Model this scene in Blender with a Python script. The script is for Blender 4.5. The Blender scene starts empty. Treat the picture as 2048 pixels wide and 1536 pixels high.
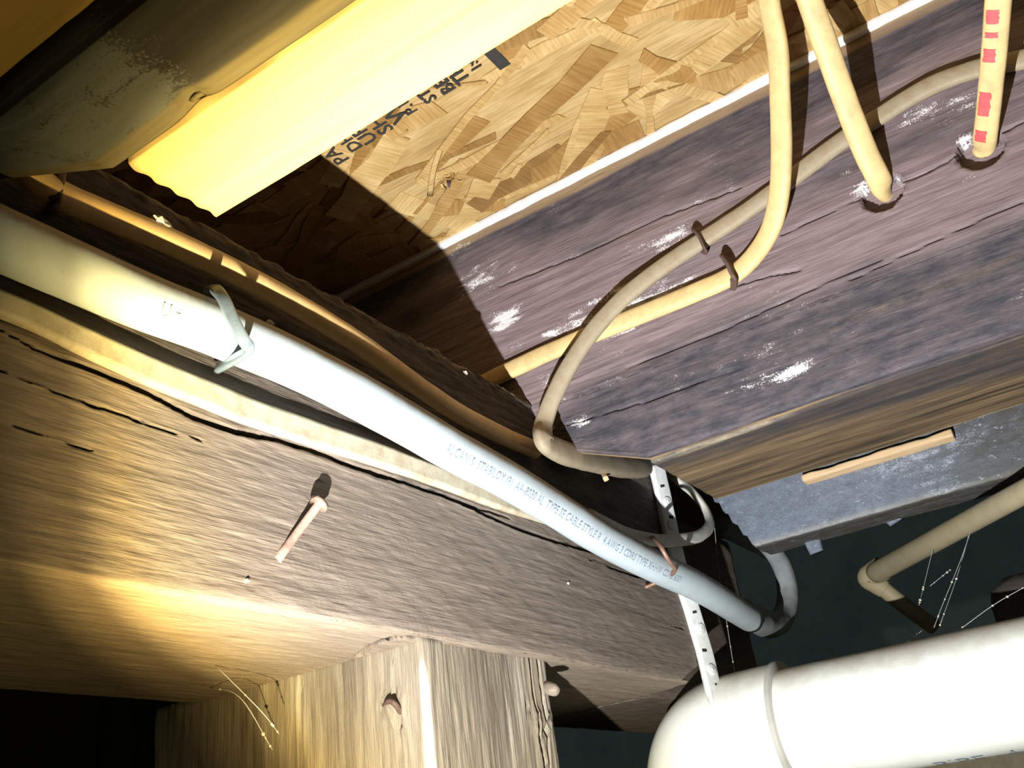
import bpy, bmesh, math, random
import numpy as np
from mathutils import Vector, Matrix

rng = np.random.default_rng(7)
random.seed(7)
C = bpy.context.scene.collection

# ------------------------------------------------------------------ camera
F = 1938.49
RM = np.array([[0.55531251, 0.30872826, 0.77221426],
               [-0.82290692, 0.33820674, 0.45655273],
               [-0.12021733, -0.88898991, 0.44186506]])   # columns: right, down, forward
cam_d = bpy.data.cameras.new('camera')
cam = bpy.data.objects.new('camera', cam_d); C.objects.link(cam)
cam_d.sensor_width = 36.0; cam_d.lens = 36.0 * F / 2048; cam_d.clip_start = 0.01
M = Matrix.Identity(4)
for i in range(3):
    M[i][0] = RM[i, 0]; M[i][1] = -RM[i, 1]; M[i][2] = -RM[i, 2]
cam.matrix_world = M
bpy.context.scene.camera = cam

# ------------------------------------------------------------------ world, flashlight, exposure
w = bpy.data.worlds.new('world'); bpy.context.scene.world = w; w.use_nodes = True
w.node_tree.nodes['Background'].inputs[0].default_value = (0.22, 0.30, 0.29, 1)
w.node_tree.nodes['Background'].inputs[1].default_value = 0.070  # teal ambient added to stand in for haze in the dark
LPOS = Vector((0.128, 0.158, -0.095))
AIM = Vector((0.7286, -0.0637, 0.6820)).normalized()
# the hand-held torch held low beside the beam: one lamp whose own beam pattern has a cool hot spot, a warm rim and a faint spill
d = bpy.data.lights.new('torch', 'SPOT'); d.energy = TORCH_W = 24.5
d.spot_size = math.radians(175); d.spot_blend = 0.2; d.shadow_soft_size = 0.0028
o = bpy.data.objects.new('torch', d); C.objects.link(o); o.location = LPOS
o.rotation_euler = AIM.to_track_quat('-Z', 'Y').to_euler()
d.use_nodes = True; nt = d.node_tree; em = nt.nodes['Emission']
geo = nt.nodes.new('ShaderNodeNewGeometry')
dot = nt.nodes.new('ShaderNodeVectorMath'); dot.operation = 'DOT_PRODUCT'; dot.inputs[1].default_value = AIM
nt.links.new(geo.outputs['Normal'], dot.inputs[0])
ab = nt.nodes.new('ShaderNodeMath'); ab.operation = 'ABSOLUTE'; nt.links.new(dot.outputs['Value'], ab.inputs[0])
ac = nt.nodes.new('ShaderNodeMath'); ac.operation = 'ARCCOSINE'; nt.links.new(ab.outputs[0], ac.inputs[0])
dv = nt.nodes.new('ShaderNodeMath'); dv.operation = 'DIVIDE'; nt.links.new(ac.outputs[0], dv.inputs[0]); dv.inputs[1].default_value = math.pi / 2
rp = nt.nodes.new('ShaderNodeValToRGB'); nt.links.new(dv.outputs[0], rp.inputs[0]); nt.links.new(rp.outputs[0], em.inputs['Color'])
BEAM = [(0, (0.95, 0.97, 1.0)), (22, (0.95, 0.97, 1.0)), (33, (0.86, 0.84, 0.78)), (39, (0.80, 0.70, 0.44)), (42.5, (0.62, 0.47, 0.19)), (45.5, (0.135, 0.098, 0.036)), (50, (0.019, 0.015, 0.006)), (68, (0.009, 0.007, 0.003)), (88, (0.0, 0.0, 0.0))]
e = rp.color_ramp.elements
while len(e) < len(BEAM): e.new(0.5)
for q, (p, c) in zip(e, BEAM): q.position = p / 90; q.color = (*c, 1)
vs = bpy.context.scene.view_settings
vs.view_transform = 'Standard'; vs.look = 'None'; vs.gamma = 1.0; vs.use_curve_mapping = False
vs.exposure = 0.55

# ------------------------------------------------------------------ measuring: photograph pixel -> point on a plane of the place
def ray(u, v): return RM @ np.array([u - 1024.0, v - 768.0, F])
def onx(u, v, x): r = ray(u, v); return r * x / r[0]
def ony(u, v, y): r = ray(u, v); return r * y / r[1]
def onz(u, v, z): r = ray(u, v); return r * z / r[2]

YA, ZE, ZB, YBK = 0.315, 0.2993, 0.1125, 0.503       # beam face, top edge, bottom, back
ZJ, ZO = 0.2292, 0.4705                              # joist bottoms, underside of the OSB
X2 = 0.5574                                          # near face of the second joist

# ------------------------------------------------------------------ noise
def _lat(seed): return np.random.default_rng(seed).random((256, 256))
_L = {}
def vnoise(x, y, seed=0):
    if seed not in _L: _L[seed] = _lat(seed + 100)
    L = _L[seed]
    xi = np.floor(x).astype(int); yi = np.floor(y).astype(int)
    fx = x - xi; fy = y - yi
    fx = fx * fx * (3 - 2 * fx); fy = fy * fy * (3 - 2 * fy)
    a = L[xi % 256, yi % 256]; b = L[(xi + 1) % 256, yi % 256]
    c = L[xi % 256, (yi + 1) % 256]; d = L[(xi + 1) % 256, (yi + 1) % 256]
    return (a * (1 - fx) + b * fx) * (1 - fy) + (c * (1 - fx) + d * fx) * fy
def fbm(x, y, seed=0, o=4):
    s = 0; a = 0.5
    for k in range(o):
        s = s + a * vnoise(x * 2 ** k, y * 2 ** k, seed + k); a *= 0.5
    return s
def sstep(a, b, x):
    t = np.clip((x - a) / (b - a), 0, 1); return t * t * (3 - 2 * t)
def dist_poly(P, poly):
    d = np.full(len(P), 9.0)
    poly = np.array(poly)
    for a, b in zip(poly[:-1], poly[1:]):
        ab = b - a; t = np.clip((P - a) @ ab / (ab @ ab), 0, 1)
        d = np.minimum(d, np.linalg.norm(P - (a + t[:, None] * ab), axis=1))
    return d

# ------------------------------------------------------------------ objects
def link(name, me, mat=None, parent=None, smooth=True):
    o = bpy.data.objects.new(name, me); C.objects.link(o)
    if mat is not None: me.materials.append(mat)
    if smooth and len(me.polygons):
        me.polygons.foreach_set('use_smooth', [True] * len(me.polygons))
    if parent is not None:
        o.parent = parent
        o.matrix_parent_inverse = Matrix.Translation(-parent.location)
    return o
def tag(o, label, cat, group=None):
    o['label'] = label; o['category'] = cat
    if group: o['group'] = group
    return o
def struct(o): o['kind'] = 'structure'; return o
def empty(name, loc):
    o = bpy.data.objects.new(name, None); C.objects.link(o); o.location = loc
    o.empty_display_size = 0.02
    return o
def pymesh(name, V, Fs):
    me = bpy.data.meshes.new(name)
    me.from_pydata([tuple(map(float, v)) for v in V], [], Fs); me.update()
    return me

def board(name, axis, loop, l0, l1, nl, disp=None, zone=None, mat=None, parent=None, rnd=0.003, rwob=0.5):
    """a timber: closed cross-section loop [(a, b, n)] swept along axis 'x', 'y' or 'z'; every face a grid"""
    ax = 'xyz'.index(axis); oth = [i for i in range(3) if i != ax]
    A, N, S, D = [], [], [], []
    s = 0.0; k = len(loop)
    area = sum(loop[i][0] * loop[(i + 1) % k][1] - loop[(i + 1) % k][0] * loop[i][1] for i in range(k))
    sg = 1 if area > 0 else -1
    for i in range(k):
        p = np.array(loop[i][:2], float); q = np.array(loop[(i + 1) % k][:2], float); n = loop[i][2]
        pr = np.array(loop[i - 1][:2], float)
        e = q - p; L = np.linalg.norm(e); nn = sg * np.array([e[1], -e[0]]) / L
        e0 = p - pr; n0 = sg * np.array([e0[1], -e0[0]]) / np.linalg.norm(e0)
        for j in range(n):
            t = j / n; d = min(t, 1 - t) * L
            A.append(p + e * t); S.append(s + t * L); D.append(d)
            N.append((nn + n0) if j == 0 else nn)
        s += L
    A = np.array(A); N = np.array(N); S = np.array(S); D = np.array(D); m = len(A)
    f0 = np.array([l0(a) if callable(l0) else l0 for a in A]); f1 = np.array([l1(a) if callable(l1) else l1 for a in A])
    t = np.linspace(0, 1, nl + 1)
    l = f0[None, :] + (f1 - f0)[None, :] * t[:, None]
    P = np.zeros((nl + 1, m, 3)); P[:, :, ax] = l; P[:, :, oth[0]] = A[:, 0]; P[:, :, oth[1]] = A[:, 1]
    N3 = np.zeros((nl + 1, m, 3)); N3[:, :, oth[0]] = N[:, 0]; N3[:, :, oth[1]] = N[:, 1]
    P = P.reshape(-1, 3); N3 = N3.reshape(-1, 3); SS = np.tile(S, nl + 1); DD = np.tile(D, nl + 1); ll = l.reshape(-1)
    base = P.copy()
    r = rnd * (1 + rwob * 2 * (fbm(ll * 30, SS * 4, 40) - 0.45))
    h = -0.3 * r * np.clip(1 - DD / np.maximum(r, 1e-5), 0, 1) ** 2
    if disp is not None: h = h + disp(base, ll, SS, N3)
    P = P + N3 * h[:, None]
    Fs = []
    idx = np.arange((nl + 1) * m).reshape(nl + 1, m)
    a = idx[:-1]; b = idx[1:]
    q = np.stack([a, np.roll(a, -1, 1), np.roll(b, -1, 1), b], -1).reshape(-1, 4)
    flip = (sg > 0) if ax != 1 else (sg < 0)
    if not flip: q = q[:, ::-1]
    Fs = q.tolist()
    c0 = P[:m].mean(0); c1 = P[-m:].mean(0); V = np.vstack([P, c0, c1]); nP = len(P)
    for i in range(m):
        j = (i + 1) % m
        f = [nP, j, i]; g = [nP + 1, nl * m + i, nl * m + j]
        if not flip: f.reverse(); g.reverse()
        Fs.append(f); Fs.append(g)
    org = V.mean(0)
    if parent is not None: org = np.array(parent.location)
    me = pymesh(name, V - org, Fs)
    if zone is not None:
        z = zone(np.vstack([base, base[:1], base[-1:]]))
        at = me.color_attributes.new('zone', 'FLOAT_COLOR', 'POINT')
        z4 = np.ones((len(V), 4)); z4[:, :z.shape[1]] = z
        at.data.foreach_set('color', z4.astype(np.float32).ravel())
    o = bpy.data.objects.new(name, me); C.objects.link(o)
    if mat is not None: me.materials.append(mat)
    me.polygons.foreach_set('use_smooth', [True] * (len(Fs) - 2 * m) + [False] * (2 * m))
    if parent is not None: o.parent = parent
    else: o.location = org
    return o

def smooth_path(pts, n=12):
    pts = [np.array(p, float) for p in pts]
    P = [2 * pts[0] - pts[1]] + pts + [2 * pts[-1] - pts[-2]]
    out = []
    for i in range(1, len(P) - 2):
        p0, p1, p2, p3 = P[i - 1:i + 3]
        for k in range(n):
            t = k / n
            out.append(0.5 * (2 * p1 + (p2 - p0) * t + (2 * p0 - 5 * p1 + 4 * p2 - p3) * t * t + (3 * p1 - p0 - 3 * p2 + p3) * t ** 3))
    out.append(pts[-1])
    return np.array(out)
def frames(path, up):
    T = np.gradient(path, axis=0); T /= np.linalg.norm(T, axis=1)[:, None]
    if callable(up): U = np.array([up(i / (len(path) - 1)) for i in range(len(path))], float)
    else: U = np.tile(np.array(up, float), (len(path), 1))
    U = U - T * (U * T).sum(1)[:, None]; U /= np.linalg.norm(U, axis=1)[:, None]
    W = np.cross(T, U)
    return T, U, W
def sweep_mesh(name, path, wid, thk, up, ns=20, power=2.4, lump=0.0, groove=0.0, seed=3, cap=True):
    """a cable or bar: superellipse section (wid across, thk along 'up') swept down a path"""
    T, U, W = frames(path, up); n = len(path)
    wid = np.broadcast_to(wid, (n,)); thk = np.broadcast_to(thk, (n,))
    th = np.linspace(0, 2 * math.pi, ns, endpoint=False)
    c = np.sign(np.cos(th)) * np.abs(np.cos(th)) ** (2 / power); s = np.sign(np.sin(th)) * np.abs(np.sin(th)) ** (2 / power)
    seg = np.r_[0, np.cumsum(np.linalg.norm(np.diff(path, axis=0), axis=1))]
    g = 1 - groove * (np.exp(-((c - 0.36) / 0.13) ** 2) + np.exp(-((c + 0.36) / 0.13) ** 2))
    V = []
    for i in range(n):
        k = 1 + lump * (fbm(np.full(ns, seg[i] * 60), th * 1.2, seed) - 0.47) * 2
        V.append(path[i] + ((c * k * wid[i] / 2)[:, None] * W[i]) + ((s * g * k * thk[i] / 2)[:, None] * U[i]))
    V = np.vstack(V); Fs = []
    for i in range(n - 1):
        for j in range(ns):
            a = i * ns + j; b = i * ns + (j + 1) % ns
            Fs.append((a, b, b + ns, a + ns))
    if cap:
        Fs.append(tuple(range(ns))[::-1]); Fs.append(tuple(range((n - 1) * ns, n * ns)))
    return V, Fs
def sweep(name, pts, wid, thk, up, mat, parent=None, n=12, **k):
    path = smooth_path(pts, n)
    if not np.isscalar(wid): wid = np.interp(np.linspace(0, 1, len(path)), np.linspace(0, 1, len(wid)), wid)
    if not np.isscalar(thk): thk = np.interp(np.linspace(0, 1, len(path)), np.linspace(0, 1, len(thk)), thk)
    V, Fs = sweep_mesh(name, path, wid, thk, up, **k)
    org = np.array(parent.location) if parent is not None else V.mean(0)
    me = pymesh(name, V - org, Fs)
    bm = bmesh.new(); bm.from_mesh(me); bmesh.ops.recalc_face_normals(bm, faces=bm.faces); bm.to_mesh(me); bm.free()
    me.materials.append(mat); me.polygons.foreach_set('use_smooth', [True] * len(me.polygons))
    o = bpy.data.objects.new(name, me); C.objects.link(o)
    if parent is not None: o.parent = parent
    else: o.location = org
    return o
def bevel_box(name, ctr, size, mat, parent=None, R=None, bev=0.0006, jit=0.0, smooth=False):
    bm = bmesh.new(); bmesh.ops.create_cube(bm, size=1)
    for v in bm.verts:
        v.co = Vector((v.co.x * size[0], v.co.y * size[1], v.co.z * size[2])) + Vector([random.uniform(-jit, jit) for _ in range(3)])
    if bev: bmesh.ops.bevel(bm, geom=bm.edges[:], offset=bev, segments=2, affect='EDGES')
    if R is not None: bm.transform(R.to_4x4())
    org = Vector(parent.location) if parent is not None else Vector(ctr)
    bm.transform(Matrix.Translation(Vector(ctr) - org))
    me = bpy.data.meshes.new(name); bm.to_mesh(me); bm.free()
    me.materials.append(mat)
    o = bpy.data.objects.new(name, me); C.objects.link(o)
    if smooth: me.polygons.foreach_set('use_smooth', [True] * len(me.polygons))
    if parent is not None: o.parent = parent
    else: o.location = org
    return o
def lathe(name, profile, p0, d, mat, parent=None, ns=20, jit=0.0):
    """profile [(t along d, radius)] turned about the axis p0 + t*d"""
    d = np.array(d, float); d /= np.linalg.norm(d); u = np.cross(d, [0.3, 0.5, 0.81]); u /= np.linalg.norm(u); v = np.cross(d, u)
    V, Fs = [], []
    for t, r in profile:
        for j in range(ns):
            a = 2 * math.pi * j / ns; k = 1 + random.uniform(-jit, jit)
            V.append(np.array(p0) + d * t + (u * math.cos(a) + v * math.sin(a)) * r * k)
    for i in range(len(profile) - 1):
        for j in range(ns):
            a = i * ns + j; b = i * ns + (j + 1) % ns
            Fs.append((a, b, b + ns, a + ns))
    Fs.append(tuple(range(ns))[::-1]); Fs.append(tuple(range((len(profile) - 1) * ns, len(profile) * ns)))
    V = np.array(V); org = np.array(parent.location) if parent is not None else V.mean(0)
    me = pymesh(name, V - org, Fs); me.materials.append(mat)
    me.polygons.foreach_set('use_smooth', [True] * len(me.polygons))
    o = bpy.data.objects.new(name, me); C.objects.link(o)
    if parent is not None: o.parent = parent
    else: o.location = org
    return o

# ------------------------------------------------------------------ materials
class NT:
    def __init__(s, name, rough=0.7, spec=0.3, metal=0.0):
        s.m = bpy.data.materials.new(name); s.m.use_nodes = True; s.t = s.m.node_tree
        s.b = s.t.nodes['Principled BSDF']; s.b.inputs['Roughness'].default_value = rough
        s.b.inputs['Specular IOR Level'].default_value = spec; s.b.inputs['Metallic'].default_value = metal
        s.co = s.n('ShaderNodeTexCoord').outputs['Object']
    def n(s, t, **k):
        x = s.t.nodes.new(t)
        for a, b in k.items(): setattr(x, a, b)
        return x
    def l(s, a, b): s.t.links.new(a, b)
    def map(s, scale, rot=(0, 0, 0), src=None):
        x = s.n('ShaderNodeMapping'); x.inputs['Scale'].default_value = scale; x.inputs['Rotation'].default_value = rot
        s.l(src or s.co, x.inputs['Vector']); return x.outputs[0]
    def noise(s, vec, scale=1.0, detail=5, rough=0.6, dist=0.0):
        x = s.n('ShaderNodeTexNoise'); x.inputs['Scale'].default_value = scale; x.inputs['Detail'].default_value = detail
        x.inputs['Roughness'].default_value = rough; x.inputs['Distortion'].default_value = dist
        s.l(vec, x.inputs['Vector']); return x.outputs['Fac']
    def ramp(s, fac, stops):
        x = s.n('ShaderNodeValToRGB'); e = x.color_ramp.elements
        while len(e) < len(stops): e.new(0.5)
        for q, (p, c) in zip(e, stops):
            q.position = p; q.color = (c, c, c, 1) if np.isscalar(c) else (*c, 1)
        s.l(fac, x.inputs[0]); return x.outputs[0]
    def mix(s, fac, a, b, mode='MIX'):
        x = s.n('ShaderNodeMix', data_type='RGBA', blend_type=mode)
        for i, v in ((0, fac), (6, a), (7, b)):
            if hasattr(v, 'is_linked') or hasattr(v, 'links'): s.l(v, x.inputs[i])
            elif i == 0: x.inputs[0].default_value = v
            else: x.inputs[i].default_value = (*v, 1)
        return x.outputs[2]
    def math(s, op, a, b=0.0, c=None):
        x = s.n('ShaderNodeMath', operation=op)
        for i, v in enumerate((a, b) if c is None else (a, b, c)):
            if hasattr(v, 'links'): s.l(v, x.inputs[i])
            else: x.inputs[i].default_value = v
        return x.outputs[0]
    def bump(s, h, strength=0.4, dist=0.001):
        x = s.n('ShaderNodeBump'); x.inputs['Strength'].default_value = strength; x.inputs['Distance'].default_value = dist
        s.l(h, x.inputs['Height']); s.l(x.outputs[0], s.b.inputs['Normal'])
    def color(s, c): s.l(c, s.b.inputs['Base Color'])

def wood(name, dark, light, axis, mold=(0.75, 0.75, 0.72), stain_shade=(0.03, 0.035, 0.05), pale=(0.55, 0.42, 0.22),
         fine=260.0, rough=0.75, spec=0.25, bump=0.5, bdist=0.0012, zone=True, speck=0.0, cross=0.05, lo=0.3, hi=0.7):
    t = NT(name, rough, spec)
    ax = 'xyz'.index(axis)
    sc = [1.0] * 3; sc[ax] = cross
    v1 = t.map([fine * a for a in sc]); v2 = t.map([fine * 0.22 * a for a in sc])
    g1 = t.noise(v1, 1.0, 5, 0.65); g2 = t.noise(v2, 1.0, 4, 0.6, 0.6)
    g = t.math('MULTIPLY_ADD', g1, 0.55, t.math('MULTIPLY', g2, 0.45))
    col = t.ramp(g, [(lo, dark), (hi, light)])
    if zone:
        a = t.n('ShaderNodeAttribute'); a.attribute_name = 'zone'
        sp = t.n('ShaderNodeSeparateColor'); t.l(a.outputs['Color'], sp.inputs[0])
        blot = t.noise(t.map([120 * a for a in [1.0 if i != ax else 0.35 for i in range(3)]]), 1.0, 7, 0.75)
        grit = t.noise(t.map((900, 900, 900)), 1.0, 3, 0.7)
        # pale bare wood, dark staining and painted shade, then whitish mould
        fp = t.math('MULTIPLY', sp.outputs[2], t.ramp(g, [(0.25, 0.25), (0.6, 1.0)]))
        col = t.mix(fp, col, pale)
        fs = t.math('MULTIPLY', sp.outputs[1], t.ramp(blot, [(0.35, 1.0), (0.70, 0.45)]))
        col = t.mix(fs, col, stain_shade)
        th = t.math('SUBTRACT', t.math('MULTIPLY_ADD', blot, 0.6, t.math('MULTIPLY', grit, 0.4)), t.math('MULTIPLY_ADD', sp.outputs[0], -0.36, 0.72))
        fm = t.ramp(th, [(0.0, 0.0), (0.09, 0.85)])
        col = t.mix(t.math('MULTIPLY', fm, t.ramp(sp.outputs[0], [(0.0, 0.0), (0.08, 1.0)])), col, mold)
    if speck > 0:
        q = t.noise(t.map([340 if i != ax else 150 for i in range(3)]), 1.0, 3, 0.7)
        col = t.mix(t.ramp(q, [(0.70 - speck, 0.0), (0.74 - speck, 0.6)]), col, mold)
    t.color(col)
    t.bump(g, bump, bdist)
    return t.m

def plastic(name, base, dirt_shade, rough=0.42, spec=0.5, dscale=60.0, amount=0.5, bump=0.08, dust=None):
    t = NT(name, rough, spec)
    n1 = t.noise(t.map((dscale, dscale, dscale)), 1.0, 6, 0.7)
    n2 = t.noise(t.map((dscale * 7, dscale * 7, dscale * 7)), 1.0, 3, 0.7)
    f = t.math('MULTIPLY', t.ramp(n1, [(0.42, 0.0), (0.75, 1.0)]), amount)
    c = t.mix(f, base, dirt_shade)
    c = t.mix(t.ramp(n2, [(0.66, 0.0), (0.75, amount)]), c, dirt_shade)
    if dust is not None:     # dust settled on the upward side
        g = t.n('ShaderNodeNewGeometry'); sx = t.n('ShaderNodeSeparateXYZ'); t.l(g.outputs['Normal'], sx.inputs[0])
        up = t.math('ADD', sx.outputs[2], t.math('MULTIPLY_ADD', n1, 0.7, -0.35))
        c = t.mix(t.ramp(up, [(dust[0], 0.0), (dust[1], 0.9)]), c, dirt_shade)
    t.color(c); t.bump(n2, bump, 0.0006)
    return t.m
def plain(name, base, rough=0.6, metal=0.0, spec=0.4, var=0.3, scale=300.0, second=None):
    t = NT(name, rough, spec, metal)
    n1 = t.noise(t.map((scale, scale, scale)), 1.0, 5, 0.7)
    second = second or tuple(c * (1 - var) for c in base)
    t.color(t.mix(t.ramp(n1, [(0.35, 0.0), (0.68, 1.0)]), base, second)); t.bump(n1, 0.3, 0.0006)
    return t.m

M_beam = wood('weathered_beam_wood', (0.100, 0.077, 0.061), (0.285, 0.235, 0.190), 'x', pale=(0.50, 0.385, 0.26), stain_shade=(0.016, 0.014, 0.012), mold=(0.62, 0.58, 0.53), bump=1.0, bdist=0.0016, fine=820, cross=0.055)
M_post = wood('post_wood', (0.125, 0.103, 0.074), (0.315, 0.268, 0.20), 'z', pale=(0.82, 0.76, 0.66), stain_shade=(0.07, 0.055, 0.045), bump=1.0, bdist=0.0016, fine=800)
M_j1 = wood('old_dark_joist_wood', (0.016, 0.014, 0.010), (0.042, 0.037, 0.027), 'y', mold=(0.095, 0.10, 0.085), pale=(0.135, 0.11, 0.052), bump=0.4)
M_j2 = wood('purple_brown_joist_wood', (0.105, 0.076, 0.075), (0.285, 0.215, 0.213), 'y', mold=(0.86, 0.83, 0.82), stain_shade=(0.030, 0.032, 0.040), pale=(0.30, 0.20, 0.09), bump=0.9, fine=820, cross=0.05)
M_j2b = wood('brown_board_wood', (0.026, 0.019, 0.014), (0.205, 0.135, 0.070), 'y', mold=(0.62, 0.60, 0.55), stain_shade=(0.028, 0.028, 0.036), pale=(0.68, 0.56, 0.36), fine=240, cross=0.05, bump=0.35, lo=0.36, hi=0.64)
M_j3 = wood('dusty_blue_grey_joist_wood', (0.095, 0.112, 0.140), (0.235, 0.262, 0.315), 'y', mold=(0.42, 0.46, 0.52), stain_shade=(0.075, 0.065, 0.048), pale=(0.42, 0.39, 0.30), fine=900, cross=0.5, bump=0.6, speck=0.06)
M_yellow = wood('new_yellow_pine', (0.43, 0.295, 0.100), (0.56, 0.415, 0.165), 'y', zone=False, fine=240, cross=0.03, bump=0.12, rough=0.6, lo=0.25, hi=0.6)
M_orange = wood('new_orange_pine', (0.50, 0.30, 0.07), (0.68, 0.43, 0.12), 'y', zone=False, fine=200, cross=0.03, bump=0.15)
M_raw = wood('raw_lath_wood', (0.55, 0.36, 0.19), (0.78, 0.57, 0.33), 'y', zone=False, fine=500, bump=0.3)
M_grey_wood = wood('dark_stub_wood', (0.03, 0.024, 0.02), (0.075, 0.062, 0.052), 'x', zone=False, fine=200, bump=0.5)
M_black = plain('dark_planks', (0.018, 0.017, 0.013), 0.9, var=0.4, scale=12.0)
M_concrete = plain('grey_concrete', (0.30, 0.29, 0.25), 0.9, var=0.3, scale=80.0)
M_wall = plain('pale_haze_wall', (0.80, 0.86, 0.84), 0.9, var=0.25, scale=3.0)  # pale tint lets the ambient read as haze on the far wall
M_floor = plain('bare_earth', (0.075, 0.065, 0.05), 0.95, var=0.5, scale=25.0)
M_white_strip = plain('white_strip_plastic', (0.86, 0.87, 0.86), 0.5, var=0.06)
M_nm = plastic('cream_cable_jacket', (0.64, 0.475, 0.215), (0.34, 0.24, 0.12), 0.5, 0.3, 70, 0.65)
M_nm_old = plastic('dusty_cable_jacket', (0.31, 0.26, 0.175), (0.25, 0.17, 0.09), 0.6, 0.3, 140, 0.7, 0.25)
M_nm_dark = plastic('grimy_cable_jacket', (0.33, 0.26, 0.17), (0.13, 0.10, 0.07), 0.6, 0.3, 160, 0.7, 0.25)
M_nm_yel = plastic('ochre_cable_jacket', (0.68, 0.46, 0.19), (0.33, 0.20, 0.08), 0.4, 0.45, 90, 0.4)
M_nm_pale = plastic('pale_flat_cable_jacket', (0.50, 0.45, 0.33), (0.27, 0.17, 0.08), 0.5, 0.3, 110, 0.7, 0.25)
M_se = plastic('grey_service_cable_jacket', (0.50, 0.575, 0.60), (0.22, 0.165, 0.10), 0.5, 0.35, 45, 0.22, 0.08, dust=(0.12, 0.5))
M_se_tail = plastic('darker_grey_cable_jacket', (0.33, 0.36, 0.36), (0.12, 0.12, 0.12), 0.7, 0.2, 60, 0.4, 0.2)  # darker, rougher copy of the service cable jacket for its tail
M_loop = plastic('white_cable_jacket', (0.76, 0.74, 0.64), (0.40, 0.34, 0.26), 0.5, 0.3, 120, 0.5, 0.2)
M_pvc = plastic('white_pvc', (0.86, 0.90, 0.86), (0.50, 0.44, 0.33), 0.3, 0.5, 30, 0.16, 0.03, dust=(0.45, 0.95))
M_rim = plastic('shaded_pvc_rim', (0.46, 0.46, 0.42), (0.28, 0.26, 0.21), 0.5, 0.3, 60, 0.4)  # rim coloured grey to draw the shading line at the socket edge
M_strap = plastic('white_hanger_strap_plastic', (0.84, 0.86, 0.84), (0.42, 0.40, 0.36), 0.45, 0.4, 120, 0.45, 0.1)
M_tan_pipe = plastic('tan_pipe_plastic', (0.36, 0.305, 0.185), (0.17, 0.135, 0.085), 0.45, 0.35, 40, 0.4)
M_rust = plain('rusty_steel', (0.16, 0.095, 0.075), 0.75, 0.3, var=0.5)
M_nail = plain('rust_pink_nail', (0.34, 0.225, 0.175), 0.7, 0.1, var=0.45, scale=500)
M_dustnail = plain('dust_covered_nail', (0.24, 0.20, 0.15), 0.8, var=0.4)
M_copper = plain('coppery_wire', (0.42, 0.235, 0.165), 0.5, 0.5, var=0.4)
M_zinc = plain('zinc_clamp', (0.36, 0.44, 0.47), 0.38, 0.55, var=0.15)
M_ink = plain('black_ink', (0.035, 0.03, 0.025), 0.8, var=0.2)
M_ink2 = plain('grey_ink', (0.22, 0.27, 0.33), 0.7, var=0.2)
M_red = plain('red_ink', (0.80, 0.10, 0.10), 0.6, var=0.3)
M_web = plain('cobweb_silk', (0.42, 0.44, 0.44), 0.9, var=0.2)
M_crumb = plain('pale_crumb', (0.72, 0.66, 0.55), 0.9, var=0.3)

# ------------------------------------------------------------------ OSB deck overhead
def osb_mat(name, strand):
    t = NT(name, 0.62, 0.3)
    v = t.map((420, 24, 420)); g = t.noise(v, 1.0, 5, 0.65); b = t.noise(t.map((30, 14, 30)), 1.0, 4, 0.6)
    col = t.ramp(t.math('MULTIPLY_ADD', g, 0.5, t.math('MULTIPLY', b, 0.5)), [(0.30, (0.235, 0.135, 0.044)), (0.48, (0.40, 0.26, 0.098)), (0.68, (0.60, 0.44, 0.215))])
    if strand:
        oi = t.n('ShaderNodeObjectInfo')
        tint = t.ramp(oi.outputs['Random'], [(0.0, (0.50, 0.40, 0.28)), (0.3, (0.80, 0.66, 0.48)), (0.55, (1.05, 1.0, 0.92)), (0.85, (1.2, 1.22, 1.22)), (1.0, (0.75, 0.58, 0.36))])
        col = t.mix(1.0, col, tint, 'MULTIPLY')
    t.color(col); t.bump(g, 0.35, 0.0008)
    return t.m
M_osb = osb_mat('osb_panel', False); M_strand = osb_mat('osb_strand', True)
deck = empty('ceiling', (0.3, 0.2, ZO)); struct(deck)
bevel_box('panel', (0.62, 0.25, ZO + 0.009), (2.0, 1.5, 0.018), M_osb, deck, bev=0)
shapes = []
for k in range(26):
    L = random.uniform(0.04, 0.15); W = random.uniform(0.003, 0.020) * (1.2 if L > 0.07 else 0.8)
    up = []
    for x in (-1, 1):
        for q in np.linspace(-1, 1, 5)[::x]:
            up.append((q * L / 2 + random.uniform(-0.003, 0.003), x * -W / 2 + random.uniform(-0.0035, 0.0035) * min(1, W / 0.01)))
    n = len(up); th = 0.0005
    V = [(a, b, th) for a, b in up] + [(a, b, -th) for a, b in up]
    Fs = [tuple(range(n)), tuple(range(n, 2 * n))[::-1]] + [(i, i + n, (i + 1) % n + n, (i + 1) % n) for i in range(n)]
    me = pymesh('strand', V, Fs); me.materials.append(M_strand); shapes.append(me)
for k in range(290):
    o = bpy.data.objects.new('strand', shapes[k % 26]); C.objects.link(o); o.parent = deck
    x = random.uniform(0.19, 0.575); y = random.uniform(-0.09, 0.60)
    ang = random.gauss(math.radians(84), math.radians(24)) if random.random() < 0.8 else random.uniform(0, math.pi)
    o.location = (x - 0.3, y - 0.2, -0.0003 - 0.0011 * (k / 290))
    o.rotation_euler = (random.uniform(-0.012, 0.012), random.uniform(-0.012, 0.012), ang)

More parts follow.
